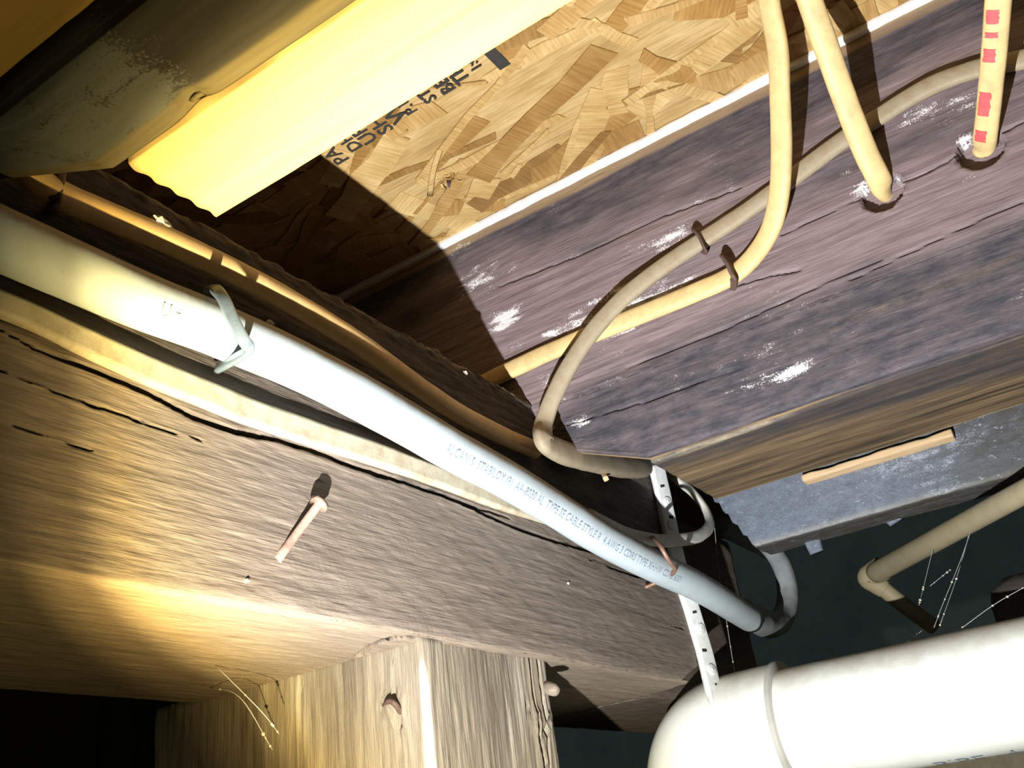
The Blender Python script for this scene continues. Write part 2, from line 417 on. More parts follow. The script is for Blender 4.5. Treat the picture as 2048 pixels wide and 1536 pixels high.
def text_mesh(txt, size, font_scale_x=1.0, bold=0.0):
    cu = bpy.data.curves.new('t', 'FONT'); cu.body = txt; cu.size = size; cu.resolution_u = 2; cu.offset = bold * size
    ob = bpy.data.objects.new('t', cu); C.objects.link(ob)
    dg = bpy.context.evaluated_depsgraph_get(); me = ob.evaluated_get(dg).to_mesh()
    V = np.array([v.co[:] for v in me.vertices]) if len(me.vertices) else np.zeros((0, 3))
    Fs = [tuple(p.vertices) for p in me.polygons]
    ob.evaluated_get(dg).to_mesh_clear(); bpy.data.objects.remove(ob); bpy.data.curves.remove(cu)
    V[:, 0] *= font_scale_x
    return V, Fs
# ink stamp on the OSB, each line running under the yellow board: letters read toward -x, tops toward +y (seen from below)
rows = [('PA', (690, 324), 0.0125), ('DH', (718, 299), 0.0115), ('UP', (747, 284), 0.0130), ('SH', (778, 264), 0.0130), ('W', (806, 241), 0.0150),
        ('P.1', (828, 226), 0.0095), ('STR', (866, 203), 0.0100), ('BE', (903, 184), 0.0115), ('THI', (932, 165), 0.0115), ('1:4', (958, 140), 0.0085)]
for txt, px, sz in rows:
    p = onz(px[0], px[1], ZO - 0.0019)
    V, Fs = text_mesh(txt, sz * 1.3, 0.92, 0.022)
    P = np.stack([p[0] - V[:, 0], p[1] + V[:, 1] - sz * 0.4, np.full(len(V), ZO - 0.0019)], -1)
    me = pymesh('ink_lettering', P - np.array(deck.location), [f[::1] for f in Fs]); me.materials.append(M_ink)
    o = bpy.data.objects.new('ink_lettering', me); C.objects.link(o); o.parent = deck; o['label'] = 'black stamped lettering'
p = onz(985, 108, ZO - 0.0019)
bevel_box('ink_bar', p, (0.030, 0.0085, 0.0003), M_ink, deck, bev=0)

# ------------------------------------------------------------------ floor and far walls of the crawl space
o = bevel_box('floor', (4.2, 1.5, -0.83), (10, 9, 0.06), M_floor, bev=0); struct(o)
o = bevel_box('wall_back', (9.0, 2.0, 2.2), (0.12, 16, 6.2), M_wall, bev=0); struct(o)
wl = bevel_box('wall_left', (0.35, 0.95, -0.25), (1.7, 0.04, 1.10), M_black, bev=0); struct(wl)
for k in range(9):
    b = bevel_box('plank', (-0.30 + k * 0.145, 0.924, -0.25), (0.138, 0.012, 1.08), M_black, bev=0.002)
    b.parent = wl; b.matrix_parent_inverse = wl.matrix_world.inverted(); b.location = Vector((-0.30 + k * 0.145 - 0.35, 0.924 - 0.95, 0)); b.matrix_parent_inverse = Matrix.Identity(4)
# ------------------------------------------------------------------ the main beam
crack1 = [ony(u, v, YA) for u, v in [(-40, 640), (80, 702), (200, 745), (300, 787), (385, 832), (470, 862), (560, 880), (640, 905), (720, 938), (800, 962), (880, 990), (960, 1018), (1030, 1040)]]
crack2 = [ony(u, v, YA) for u, v in [(860, 985), (930, 1010), (1010, 1047), (1100, 1080), (1190, 1105), (1260, 1135), (1330, 1163)]]
crack3 = [ony(u, v, YA) for u, v in [(-40, 725), (60, 765), (150, 800), (260, 835), (330, 862), (400, 880)]]
crack4 = [ony(u, v, YA) for u, v in [(-40, 838), (60, 862), (160, 895), (240, 915)]]
crack5 = [onz(u, v, ZB) for u, v in [(718, 1312), (745, 1292), (775, 1277), (815, 1276), (850, 1281), (880, 1287)]]
crack6 = [ony(u, v, YA) for u, v in [(1180, 1120), (1240, 1142), (1330, 1170)]]
crack7 = [ony(u, v, YA) for u, v in [(1330, 1250), (1370, 1258), (1400, 1266)]]
def beam_disp(P, l, s, N):
    g = (fbm(l * 90, s * 480, 3, 4) - 0.47) * 0.0012 + (fbm(l * 16, s * 90, 9, 3) - 0.44) * 0.0009
    g += 0.0016 * (fbm(l * 25, s * 300, 23, 3) - 0.5) * sstep(0.20, 0.24, P[:, 2])
    # saw marks run obliquely over part of the face
    g += 0.00012 * np.sin((l * 0.9 + P[:, 2] * 0.45) * 1700) * sstep(0.3, 0.6, fbm(l * 12, s * 12, 21, 2))
    wav = (fbm(l * 160, s * 60, 31, 2) - 0.37) * 0.0009
    for c, wd, dp in ((crack1, 0.0011, 0.009), (crack2, 0.0008, 0.005), (crack3, 0.0005, 0.004), (crack4, 0.0004, 0.003), (crack5, 0.0015, 0.012), (crack6, 0.0006, 0.003), (crack7, 0.0005, 0.003)):
        d = dist_poly(P, c) + wav
        wd2 = wd * (0.45 + 1.1 * fbm(l * 45, s * 3, 51, 2))
        if c is crack5:
            g -= dp * sstep(wd2 * 1.7, wd2 * 0.6, d); continue
        de = np.minimum(np.linalg.norm(P - c[0], axis=1), np.linalg.norm(P - c[-1], axis=1)); wd2 = wd2 * np.clip(de / 0.05, 0.1, 1)
        g -= dp * sstep(wd2 * 1.7, wd2 * 0.6, d) * (np.abs(N[:, 1]) > 0.5)
        g += 0.0003 * np.exp(-((d - wd2 * 2.2) / (wd * 1.6)) ** 2) * (P[:, 2] < 0.9)
    edge = sstep(ZE - 0.02, ZE, P[:, 2]) * (P[:, 1] < YA + 0.03)
    g += edge * (fbm(l * 130, s * 260, 13, 3) - 0.5) * 0.005
    return g
def beam_zone(P):
    z = np.zeros((len(P), 3))
    x, y, h = P.T
    d1 = dist_poly(P, crack1)
    z[:, 2] = 0.55 * sstep(0.028, 0.004, d1) * sstep(-0.3, 0.6, h - 0.19) * sstep(0.32, 0.6, fbm(x * 22, h * 120, 71, 3)) * (y < YA + 0.01)
    z[:, 2] += 0.7 * sstep(ZE - 0.006, ZE, h) * sstep(0.3, 0.6, fbm(x * 40, y * 100, 72, 3)) * (y < YA + 0.01)
    dirt_shade = np.zeros(len(P))
    for c, wd in ((crack1, 0.0011), (crack2, 0.0010), (crack3, 0.0007), (crack5, 0.0034), (crack6, 0.0008)): wq_ = wd * np.clip(np.minimum(np.linalg.norm(P - c[0], axis=1), np.linalg.norm(P - c[-1], axis=1)) / 0.05, 0.15, 1); dirt_shade = np.maximum(dirt_shade, sstep(wq_ * 1.5, wq_ * 0.7, dist_poly(P, c)))  # crack lines painted dark for the shade inside them
    z[:, 1] = 0.75 * sstep(0.205, 0.232, h) * (y < YA + 0.01) * (1 - 0.7 * sstep(ZE - 0.006, ZE, h))  # upper strip of the face darkened in colour where the cables shade it
    z[:, 0] = 0.30 * sstep(0.60, 0.75, fbm(x * 30, h * 30, 74, 3)) + 0.35 * np.exp(-((x - 0.745) / 0.02) ** 2 - ((h - 0.165) / 0.025) ** 2)
    bt = (h < ZB + 0.002)
    z[:, 2] = np.where(bt, 0.25 + 0.6 * sstep(0.44, 0.26, x + 0.08 * fbm(x * 20, y * 40, 76, 2)), z[:, 2])
    z[:, 1] = np.maximum(z[:, 1], 1.5 * dirt_shade); z[:, 2] *= 1 - dirt_shade
    return np.clip(z, 0, 1.5)
CUT = [ony(u, v, YA) for u, v in [(1366, 1424), (1352, 1412), (1349, 1396), (1358, 1372), (1378, 1346), (1398, 1330), (1418, 1324)]]
def beam_end(a):            # bottom corner of the sawn end is cut out in a rounded notch
    if a[1] > CUT[-1][2] or a[0] > 0.37: return 0.770
    if a[1] < ZB + 1e-4: return float(np.interp(a[0], [0.315, 0.365], [0.7465, 0.770]))
    return min(0.770, float(np.interp(a[1], [p[2] for p in CUT], [p[0] for p in CUT])))
beam = empty('support_beam', (0.40, 0.41, ZB))
tag(beam, 'big weathered brown wooden beam with a long drying crack, resting on the square post', 'beam')
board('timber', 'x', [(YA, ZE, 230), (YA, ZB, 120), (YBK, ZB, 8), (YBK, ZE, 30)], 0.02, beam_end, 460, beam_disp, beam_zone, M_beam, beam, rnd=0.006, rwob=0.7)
# nails standing in the beam
nb = ony(563, 1108, YA); nh = ony(640, 1005, YA - 0.007)
lathe('nail', [(-0.004, 0.0022), (0.004, 0.0021), (np.linalg.norm(nh - nb) - 0.0022, 0.0020), (np.linalg.norm(nh - nb) - 0.002, 0.0045), (np.linalg.norm(nh - nb), 0.0048)], nb, nh - nb, M_nail, beam, jit=0.1)['label'] = 'bent pinkish rusty nail'
def nailhead(px, r, par, y):
    p = ony(*px, y)
    lathe('nail_head', [(-0.001, r * 0.7), (0.0008, r), (0.0014, r * 0.7)], p, (0.1, -1, 0.1), M_crumb, par, 10, 0.15)
for px in ((1135, 1167), (492, 1162), (1386, 1148)): nailhead(px, 0.0010, beam, YA)

# ------------------------------------------------------------------ the post
PX0, PX1, PY0, PY1 = 0.4145, 0.5400, 0.3215, 0.540
knots = [(ony(1092, 1375, PY0), 0.007), (ony(1072, 1440, PY0), 0.006)]
pc = [[ony(u, v, PY0) for u, v in q] for q in ([(1058, 1312), (1063, 1370), (1070, 1420), (1078, 1470), (1095, 1545)], [(1073, 1312), (1080, 1370), (1092, 1440), (1100, 1545)], [(1050, 1405), (1070, 1440), (1090, 1465), (1100, 1430)])]
pl = [[onx(u, v, PX0) for u, v in q] for q in ([(762, 1408), (783, 1396), (800, 1412), (798, 1440)], [(790, 1320), (792, 1380), (796, 1440), (800, 1545)], [(682, 1350), (684, 1440), (690, 1545)], [(600, 1385), (603, 1545)])]
def post_disp(P, l, s, N):
    g = (fbm(l * 40, s * 520, 5, 4) - 0.47) * 0.0017 + (fbm(l * 9, s * 110, 7, 3) - 0.44) * 0.0013
    for i, c in enumerate(pc + pl):
        d = dist_poly(P, c); wd = (0.0009, 0.0007, 0.0012, 0.0013, 0.0005, 0.0005, 0.0006)[i]
        g -= (0.0018 if i == 2 else 0.005) * sstep(wd * 1.8, wd * 0.5, d); g += 0.0006 * np.exp(-((d - wd * 2.5) / 0.0015) ** 2)
    k = np.linalg.norm(P - knots[1][0], axis=1); g += 0.003 * np.exp(-(k / 0.006) ** 2)
    k = np.linalg.norm(P - onx(790, 1415, PX0), axis=1); g += 0.004 * np.exp(-(k / 0.007) ** 2)
    return g
def post_zone(P):
    z = np.zeros((len(P), 3)); x, y, h = P.T
    c = np.hypot(x - PX0, y - PY0)
    z[:, 2] = np.clip(1.2 * sstep(0.106, 0.09, h) * sstep(0.0055, 0.001, c + 0.004 * (fbm(h * 40, y * 9, 28, 2) - 0.4)) + 0.25 * sstep(0.55, 0.7, fbm(h * 10, y * 90 + x * 90, 8, 3)), 0, 1)
    z[:, 1] = 0.45 * sstep(0.50, 0.62, fbm(h * 7, y * 60 + x * 60, 18, 3))
    return z
post = empty('support_post', (0.477, 0.43, -0.8))
tag(post, 'square rough wooden post standing under the big brown beam', 'post')
board('timber', 'z', [(PX0, PY0, 130), (PX1, PY0, 8), (PX1, PY1, 8), (PX0, PY1, 130)], -0.80, ZB + 0.0035, 200, post_disp, post_zone, M_post, post, rnd=0.004)
kb = knots[0][0]
lathe('nail', [(-0.004, 0.0034), (0.004, 0.0042), (0.0105, 0.0036), (0.013, 0.0018)], kb, (-0.50, -1, -0.42), M_dustnail, post, 12, 0.08)
sweep('bent_nail', [onx(770, 1412, PX0 + 0.001), onx(778, 1402, PX0 - 0.005), onx(790, 1408, PX0 - 0.006), onx(801, 1424, PX0 + 0.001)], 0.003, 0.003, (1, 0, 0.3), M_rust, post, ns=8)

# ------------------------------------------------------------------ joists
# 1: old dark joist, with a new board on either side
def j1_disp(P, l, s, N):
    g = (fbm(l * 30, s * 260, 15, 4) - 0.47) * 0.0016
    g -= 0.004 * np.exp(-(np.linalg.norm(P - onz(385, 205, ZJ), axis=1) / 0.006) ** 2)
    return g
def j1_zone(P):
    z = np.zeros((len(P), 3)); x, y, h = P.T
    z[:, 0] = np.clip(sstep(0.165, 0.205, y) * sstep(0.156, 0.150, x) * 0.95, 0, 1) * sstep(0.26, 0.236, h)
    z[:, 2] = sstep(0.1495, 0.1525, x) * (0.55 + 0.45 * sstep(0.06, 0.2, y)) * (h < ZJ + 0.012)
    z[:, 2] = np.maximum(z[:, 2], 0.8 * np.exp(-(np.linalg.norm(P - onz(295, 222, ZJ), axis=1) / 0.008) ** 2))
    return z
def j1_end(a):
    return 0.246 - 0.16 * (a[0] - 0.12) if a[1] < 0.285 else 0.62
j = board('floor_joist', 'y', [(0.120, ZJ, 60), (0.159, ZJ, 70), (0.159, 0.47, 6), (0.120, 0.47, 50)], -0.35, j1_end, 300, j1_disp, j1_zone, M_j1, rnd=0.004)
tag(j, 'old dark grey-stained floor joist between the bright yellow board and the dim orange board', 'joist')
def sis_disp(P, l, s, N): return (fbm(l * 20, s * 200, 25, 3) - 0.45) * 0.0005 + (fbm(l * 150, s * 5, 26, 3) - 0.45) * 0.0006 * (np.abs(N[:, 0]) > 0.5)
def sis_end(a): return 0.2345 + 0.022 * (a[0] - 0.16) + 0.0006 * math.sin(a[0] * 700)
j = board('sister_board', 'y', [(0.1592, ZJ, 40), (0.2008, ZJ, 20), (0.2008, 0.468, 6), (0.1592, 0.468, 20)], -0.35, sis_end, 160, sis_disp, None, M_yellow, rnd=0.0022)
tag(j, 'new bright yellow pine board fixed along the right of the old dark joist', 'board')
j = board('sister_board', 'y', [(0.078, 0.2415, 30), (0.1185, 0.2415, 20), (0.1185, 0.468, 6), (0.078, 0.468, 20)], -0.35, 0.247, 120, sis_disp, None, M_orange, rnd=0.003)
tag(j, 'dim orange new board along the left of the old dark joist, top left corner', 'board')

# 2: heavy purple-brown joist with cables on it
holes = [(onx(1762, 386, X2), 0.0122), (onx(1960, 301, X2), 0.0122)]
jc = [([onx(u, v, X2) for u, v in q], wd) for q, wd in (
    ([(1000, 572), (1180, 500), (1330, 430), (1480, 375)], 0.0005), ([(1025, 742), (1090, 706), (1140, 690)], 0.0010), ([(1560, 470), (1700, 405), (1850, 345), (2060, 235)], 0.0005),
    ([(1250, 735), (1420, 670), (1640, 570), (1760, 520)], 0.0005), ([(1700, 560), (1850, 490), (2000, 420), (2060, 400)], 0.0004), ([(1130, 850), (1300, 800), (1480, 735)], 0.0004), ([(1475, 570), (1540, 550), (1600, 540)], 0.0005))]
def j2_disp(P, l, s, N):
    g = (fbm(l * 34, s * 420, 35, 4) - 0.47) * 0.0013 + (fbm(l * 8, s * 70, 37, 3) - 0.44) * 0.0014
    side = N[:, 0] < -0.5
    for c, wd in jc:
        d = dist_poly(P, c) + (fbm(l * 90, s * 40, 38, 2) - 0.37) * 0.0008; g -= 0.003 * sstep(wd * 2, wd * 0.6, d) * side
    for c, r in holes:
        d = np.hypot(P[:, 1] - c[1], P[:, 2] - c[2]) + (fbm(P[:, 1] * 200, P[:, 2] * 200, 39, 2) - 0.37) * 0.0012
        g -= 0.034 * sstep(r * 1.04, r * 0.93, d) * side
        g += 0.0016 * np.exp(-((d - r * 1.16) / 0.002) ** 2) * side * fbm(P[:, 1] * 300, P[:, 2] * 300, 41, 2)
    return g
def blob(P, px, ry, rz):
    c = onx(*px, X2)
    return np.exp(-((P[:, 1] - c[1]) / ry) ** 2 - ((P[:, 2] - c[2]) / rz) ** 2)
def j2_zone(P):
    z = np.zeros((len(P), 3)); x, y, h = P.T
    wob = (fbm(y * 12, h * 30, 45, 3) - 0.45)
    side = x < X2 + 0.004
    m = np.zeros(len(P))
    for px, ry, rz, a in (((960, 560), 0.035, 0.02, 0.75), ((1010, 640), 0.03, 0.014, 0.85), ((920, 500), 0.025, 0.013, 0.6), ((1330, 480), 0.03, 0.010, 0.95), ((1140, 650), 0.03, 0.010, 0.9), ((1230, 590), 0.04, 0.009, 0.75),
                          ((1300, 600), 0.045, 0.010, 1.0), ((1150, 850), 0.02, 0.006, 0.9), ((1560, 750), 0.03, 0.008, 0.85), ((1500, 775), 0.03, 0.007, 0.6), ((1710, 650), 0.03, 0.006, 0.5),
                          ((1730, 378), 0.010, 0.012, 1.0), ((1795, 360), 0.006, 0.010, 0.9), ((1935, 280), 0.008, 0.008, 1.0), ((1900, 215), 0.03, 0.012, 0.75), ((1850, 220), 0.02, 0.008, 0.8), ((1690, 350), 0.012, 0.008, 0.6),
                          ((1540, 480), 0.02, 0.006, 0.6), ((1240, 665), 0.03, 0.006, 0.7), ((1120, 880), 0.02, 0.006, 0.7), ((1090, 760), 0.01, 0.010, 0.8), ((1580, 340), 0.02, 0.006, 0.4), ((2000, 160), 0.03, 0.006, 0.5)):
        m = np.maximum(m, a * blob(P, px, ry, rz))
    m = m * (0.35 + 1.25 * fbm(y * 55, h * 260, 48, 3))
    z[:, 0] = np.clip(m, 0, 1) * side
    z[:, 0] = np.maximum(z[:, 0], 0.42 * sstep(0.50, 0.66, fbm(y * 22, h * 60, 47, 3)) * side)
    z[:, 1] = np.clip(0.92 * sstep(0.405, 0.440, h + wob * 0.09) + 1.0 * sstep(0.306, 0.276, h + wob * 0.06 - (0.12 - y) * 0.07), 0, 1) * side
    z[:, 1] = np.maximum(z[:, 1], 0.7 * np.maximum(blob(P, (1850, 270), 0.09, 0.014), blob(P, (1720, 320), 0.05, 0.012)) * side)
    z[:, 2] = np.clip(0.9 * sstep(0.4535, 0.457, h + wob * 0.004) + 0.55 * np.exp(-((h - 0.268 - (y - 0.1) * 0.11 * 0 + wob * 0.02) / 0.004) ** 2) * sstep(0.2, 0.0, y), 0, 1) * side
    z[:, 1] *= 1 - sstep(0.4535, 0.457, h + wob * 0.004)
    for c, r in holes: z[:, 1] = np.maximum(z[:, 1], 1.6 * sstep(r, r * 0.95, np.hypot(y - c[1], h - c[2])) * side); z[:, 0] *= sstep(r * 0.95, r, np.hypot(y - c[1], h - c[2]))  # hole interiors darkened in the colour, standing for their shade
    bot = (h < 0.2296) & ~side
    z[bot, 2] = (0.9 * sstep(0.10, 0.14, y + wob * 0.1))[bot]; z[bot, 1] = (0.9 * sstep(0.14, 0.10, y + wob * 0.1))[bot]
    return z
nz0, nz1 = onx(1312, 906, X2), onx(1112, 861, X2)
NOTCH = [onx(u, v, X2) for u, v in [(1302, 915), (1262, 896), (1175, 878), (1126, 857), (1112, 838), (1104, 812)]]
def j2_end(a):
    h = a[1]
    if h > NOTCH[-1][2]: return 0.62
    return float(np.interp(h, [p[2] for p in NOTCH], [p[1] for p in NOTCH])) + 0.001 * math.sin(h * 1900)
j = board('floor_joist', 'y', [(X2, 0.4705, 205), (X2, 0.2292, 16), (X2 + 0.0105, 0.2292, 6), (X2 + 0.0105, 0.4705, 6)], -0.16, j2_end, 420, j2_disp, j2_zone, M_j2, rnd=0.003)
tag(j, 'large purple-brown floor joist with white mould patches and drilled cable holes', 'joist')
# boards doubled onto the far side of joist 2: the brown underside
def j2b_disp(P, l, s, N): return (fbm(l * 20, s * 160, 55, 4) - 0.47) * 0.0016
xb1 = 0.684
def j2b_zone(P):
    z = np.zeros((len(P), 3)); x, y, h = P.T
    wob = fbm(y * 14, x * 60, 56, 3) - 0.45
    z[:, 1] = 0.9 * sstep(0.060, 0.025, x - X2 - 0.011 + wob * 0.05 + (y - 0.1) * 0.12) * (h < ZJ + 0.02)
    z[:, 2] = 0.85 * sstep(0.008, 0.003, x - X2 - 0.0112 + wob * 0.008) * sstep(0.13, 0.155, y)
    z[:, 2] = np.maximum(z[:, 2], 0.6 * sstep(0.0055, 0.0022, xb1 - x))
    z[:, 0] = 0.6 * sstep(0.010, 0.004, xb1 - x) * sstep(0.15, 0.05, y)
    return z
j = board('doubled_board', 'y', [(X2 + 0.0110, ZJ - 0.0005, 100), (xb1, ZJ - 0.0005, 60), (xb1, 0.4695, 6), (X2 + 0.0110, 0.4695, 10)], -0.16, 0.2375, 280, j2b_disp, j2b_zone, M_j2b, rnd=0.004)
tag(j, 'brown streaky board doubled onto the far side of the purple-brown joist', 'board')
# 3: dusty blue-grey joist
X3 = 0.838
e0 = onx(1514, 1093, X3); e1 = onx(1440, 1008, X3)
def j3_disp(P, l, s, N): return (fbm(l * 120, s * 160, 65, 4) - 0.47) * 0.0014 + (fbm(l * 20, s * 50, 66, 2) - 0.4) * 0.0018
def j3_zone(P):
    z = np.zeros((len(P), 3)); x, y, h = P.T
    z[:, 0] = 0.25 + 0.35 * sstep(0.5, 0.65, fbm(y * 20, h * 30, 67, 3))
    z[:, 1] = 1.0 * sstep(0.17, 0.03, y) * (0.6 + fbm(y * 16, h * 30, 68, 2)) 
    z[:, 2] = 0.6 * sstep(e0[2] + 0.007, e0[2], h)
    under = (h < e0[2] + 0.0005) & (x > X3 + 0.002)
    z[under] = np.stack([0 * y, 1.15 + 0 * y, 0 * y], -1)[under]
    return np.clip(z, 0, 1.15)
def j3_end(a):
    t = (a[1] - e0[2]) / (e1[2] - e0[2]); t = min(max(t, 0), 2.5)
    return e0[1] + (e1[1] - e0[1]) * t + 0.003 * math.sin(a[1] * 500)
j = board('floor_joist', 'y', [(X3, 0.4695, 90), (X3, e0[2], 20), (X3 + 0.045, e0[2], 30), (X3 + 0.045, 0.4695, 6)], -0.2, j3_end, 240, j3_disp, j3_zone, M_j3, rnd=0.004)
tag(j, 'dusty blue-grey floor joist beyond the brown board', 'joist')
# lath on it
la, lb = onx(1606, 957, X3 - 0.006), onx(1903, 858, X3 - 0.006)
o = board('lath', 'y', [(X3 - 0.0105, la[2] + 0.002, 4), (X3 - 0.0105, la[2] - 0.0035, 6), (X3 + 0.0015, la[2] - 0.0055, 4), (X3 + 0.0015, la[2] + 0.002, 4)], lb[1], la[1], 60, lambda P, l, s, N: (fbm(l * 60, s * 300, 75, 3) - 0.45) * 0.0016, None, M_raw, rnd=0.001)
tag(o, 'thin pale strip of raw wood on the dusty blue-grey joist', 'lath')
# white strip where the OSB meets joist 2
o = board('trim_1', 'y', [(X2 - 0.0045, ZO - 0.0002, 4), (X2 - 0.0050, ZO - 0.0068, 6), (X2 + 0.001, ZO - 0.0068, 4), (X2 + 0.001, ZO - 0.0002, 3)], -0.16, 0.60, 240, lambda P, l, s, N: (fbm(l * 90, s * 200, 85, 3) - 0.45) * 0.0012, None, M_white_strip, rnd=0.0012)
struct(o)

# dark stub of a second beam set back past the end of the first
o = board('beam_stub', 'x', [(0.362, 0.2985, 30), (0.362, 0.1125, 24), (0.503, 0.1125, 8), (0.503, 0.2985, 8)], 0.772, 1.045, 80, lambda P, l, s, N: (fbm(l * 60, s * 300, 95, 3) - 0.45) * 0.002, None, M_beam, rnd=0.004)
tag(o, 'dark beam stub set back behind the end of the big beam', 'beam')

# ------------------------------------------------------------------ cables
def cable(name, pts, wid, thk, up, mat, label, **k):
    k.setdefault('ns', 22); k.setdefault('lump', 0.06)
    o = sweep(name, pts, wid, thk, up, mat, **k); tag(o, label, 'cable'); return o
# the grey service cable along the beam
se_px = [(-60, 452), (120, 530), (280, 600), (440, 662), (620, 742), (780, 828), (900, 898), (1000, 952), (1100, 1012), (1200, 1075), (1300, 1128), (1400, 1176), (1500, 1238)]
se_y = [0.297, 0.297, 0.297, 0.296, 0.295, 0.295, 0.295, 0.296, 0.296, 0.294, 0.291, 0.291, 0.299]
se_pts = [ony(u, v, y) for (u, v), y in zip(se_px, se_y)]
se = empty('service_cable', se_pts[5]); tag(se, 'thick grey round service cable running along the beam', 'cable')
se_path = smooth_path(se_pts, 16)
SE_R = 0.0130
sweep('jacket', se_pts, 2 * SE_R, [0.0235] * 2, (0, -1, 0.55), M_se, se, n=16, ns=32, power=2.0, lump=0.02)
tail = [se_pts[-1] + np.array([-0.012, 0, 0.004]), ony(1540, 1250, 0.314), ony(1566, 1234, 0.318), ony(1576, 1188, 0.314), ony(1566, 1138, 0.312), ony(1543, 1104, 0.320), ony(1500, 1080, 0.332), ony(1440, 1050, 0.345)]
sweep('tail', tail, [0.0245, 0.025, 0.023, 0.022, 0.022, 0.022, 0.021, 0.02], [0.0235, 0.024, 0.022, 0.021, 0.021, 0.021, 0.02, 0.02], (0, -1, 0.3), M_se_tail, se, ns=20, lump=0.12)['label'] = 'darker tail of the cable looping upward'
def wrap_text(txt, size, s0, ang0, path, R, up, mat, par, name='printed_lettering', flip=1):
    T, U, W = frames(path, up)
    seg = np.r_[0, np.cumsum(np.linalg.norm(np.diff(path, axis=0), axis=1))]
    V, Fs = text_mesh(txt, size, 0.86)
    s = s0 + V[:, 0]; out = []
    for si, ty in zip(s, V[:, 1]):
        i = min(max(np.searchsorted(seg, si) - 1, 0), len(seg) - 2); t = (si - seg[i]) / (seg[i + 1] - seg[i])
        c = path[i] * (1 - t) + path[i + 1] * t; u = U[i] * (1 - t) + U[i + 1] * t; ww = W[i] * (1 - t) + W[i + 1] * t
        a = ang0 + flip * ty / R
        out.append(c + (u * math.cos(a) + ww * math.sin(a)) * (R + 0.0003))
    me = pymesh(name, np.array(out) - np.array(par.location), Fs); me.materials.append(mat)
    o = bpy.data.objects.new(name, me); C.objects.link(o); o.parent = par
    return o
seg = np.r_[0, np.cumsum(np.linalg.norm(np.diff(se_path, axis=0), axis=1))]
def s_at(px):
    P = se_path @ RM; uv = P[:, :2] / P[:, 2:3] * F + np.array([1024, 768])
    return seg[np.argmin(np.hypot(uv[:, 0] - px[0], uv[:, 1] - px[1]))]
SE_TXT = 'ALCAN S  STABILOY (R)  AA-8030 AL  TYPE SE CABLE STYLE R  4 AWG 3 CDRS TYPE XHHW CDRS 600V'
s_a, s_b = s_at((868, 880)), s_at((1335, 1146))
Vt, _ = text_mesh(SE_TXT, 0.0062, 0.86); fit = (s_b - s_a) / Vt[:, 0].max()
print('text fit', fit)
wrap_text(SE_TXT, 0.0062 * min(max(fit, 0.6), 1.2), s_a, 1.42, se_path, SE_R * 0.985, (0, -1, 0.55), M_ink2, se, flip=-1)['label'] = 'faint printed line of lettering'
# faint vertical 'UF'-like print near the clamp
wrap_text('U r', 0.008, s_at((285, 605)), 1.35, se_path, SE_R * 0.985, (0, -1, 0.55), M_ink2, se, flip=-1)

# ochre cable above it
yc = YA - 0.0055
cable('cable', [ony(u, v, y) for (u, v), y in zip([(-60, 180), (-8, 245), (25, 305), (70, 355), (120, 390), (200, 425), (300, 466), (420, 520), (540, 580), (640, 638), (740, 702), (830, 768), (920, 828), (1010, 874), (1070, 900)],
      [0.296, 0.298, 0.300, 0.302, 0.303, 0.304, 0.304, 0.3035, 0.3025, 0.302, 0.302, 0.3025, 0.304, 0.307, 0.310])],
      0.0125, 0.0105, (0, -1, 0.25), M_nm_yel, 'ochre cable clipped to the beam just above the thick grey cable', groove=0.06)
# pale flat cable below it
cable('flat_cable', [ony(u, v, YA - 0.0035) for u, v in [(-60, 585), (60, 632), (160, 680), (280, 735), (400, 785), (520, 832), (640, 872), (760, 912), (880, 955), (1000, 1002), (1090, 1032), (1180, 1068), (1260, 1110)]],
      [0.0105, 0.0115, 0.0130, 0.0140, 0.0140, 0.0135, 0.0125, 0.011, 0.010], 0.006, (0, -1, 0), M_nm_pale, 'pale flat cable on the beam directly under the thick grey cable', groove=0.22, power=3.0, ns=28)
# long cable that hangs from above, is stapled to joist 2 and runs back along it
cable('cable', [onx(u, v, X2 - d) for u, v, d in [(1525, -120, 0.110), (1538, 0, 0.092), (1556, 100, 0.074), (1560, 200, 0.058), (1563, 300, 0.044), (1558, 390, 0.030), (1540, 460, 0.018), (1505, 515, 0.008), (1462, 552, 0.0045), (1390, 585, 0.0045), (1290, 626, 0.0045), (1190, 666, 0.0045), (1090, 708, 0.0045), (1000, 750, 0.0045), (930, 785, 0.0045)]],
      0.0138, 0.0082, lambda t: (-1, 0.5 * max(0, 0.55 - t), 0), M_nm, 'cream cable hanging at the top centre right, leftmost of three, stapled to the purple joist', groove=0.06)
# looping dusty cable
cable('cable', [onx(u, v, X2 - d) for u, v, d in [(2110, 92, 0.005), (2048, 118, 0.005), (1940, 142, 0.005), (1850, 178, 0.005), (1760, 232, 0.005), (1670, 292, 0.005), (1590, 352, 0.005), (1500, 418, 0.005), (1395, 487, 0.005), (1310, 545, 0.010), (1230, 612, 0.016), (1165, 690, 0.021), (1115, 775, 0.025), (1088, 845, 0.028)]] +
      [ony(1086, 878, 0.287), ony(1100, 894, 0.288), ony(1145, 911, 0.290), ony(1200, 924, 0.294), ony(1250, 933, 0.299), ony(1283, 934, 0.306), ony(1297, 926, 0.320)],
      [0.0125] * 12 + [0.0135, 0.0150, 0.0180, 0.0185, 0.0185, 0.0180, 0.016], [0.008] * 12 + [0.009, 0.0095, 0.0105, 0.011, 0.011, 0.012, 0.012], lambda t: (-1 + 0.95 * sstep(0.62, 0.74, t), -0.4 * t - 0.6 * sstep(0.6, 0.74, t), 0.0), M_nm_old,
      'dusty cable that sweeps across the purple joist and loops down onto the beam end', groove=0.12, lump=0.1)
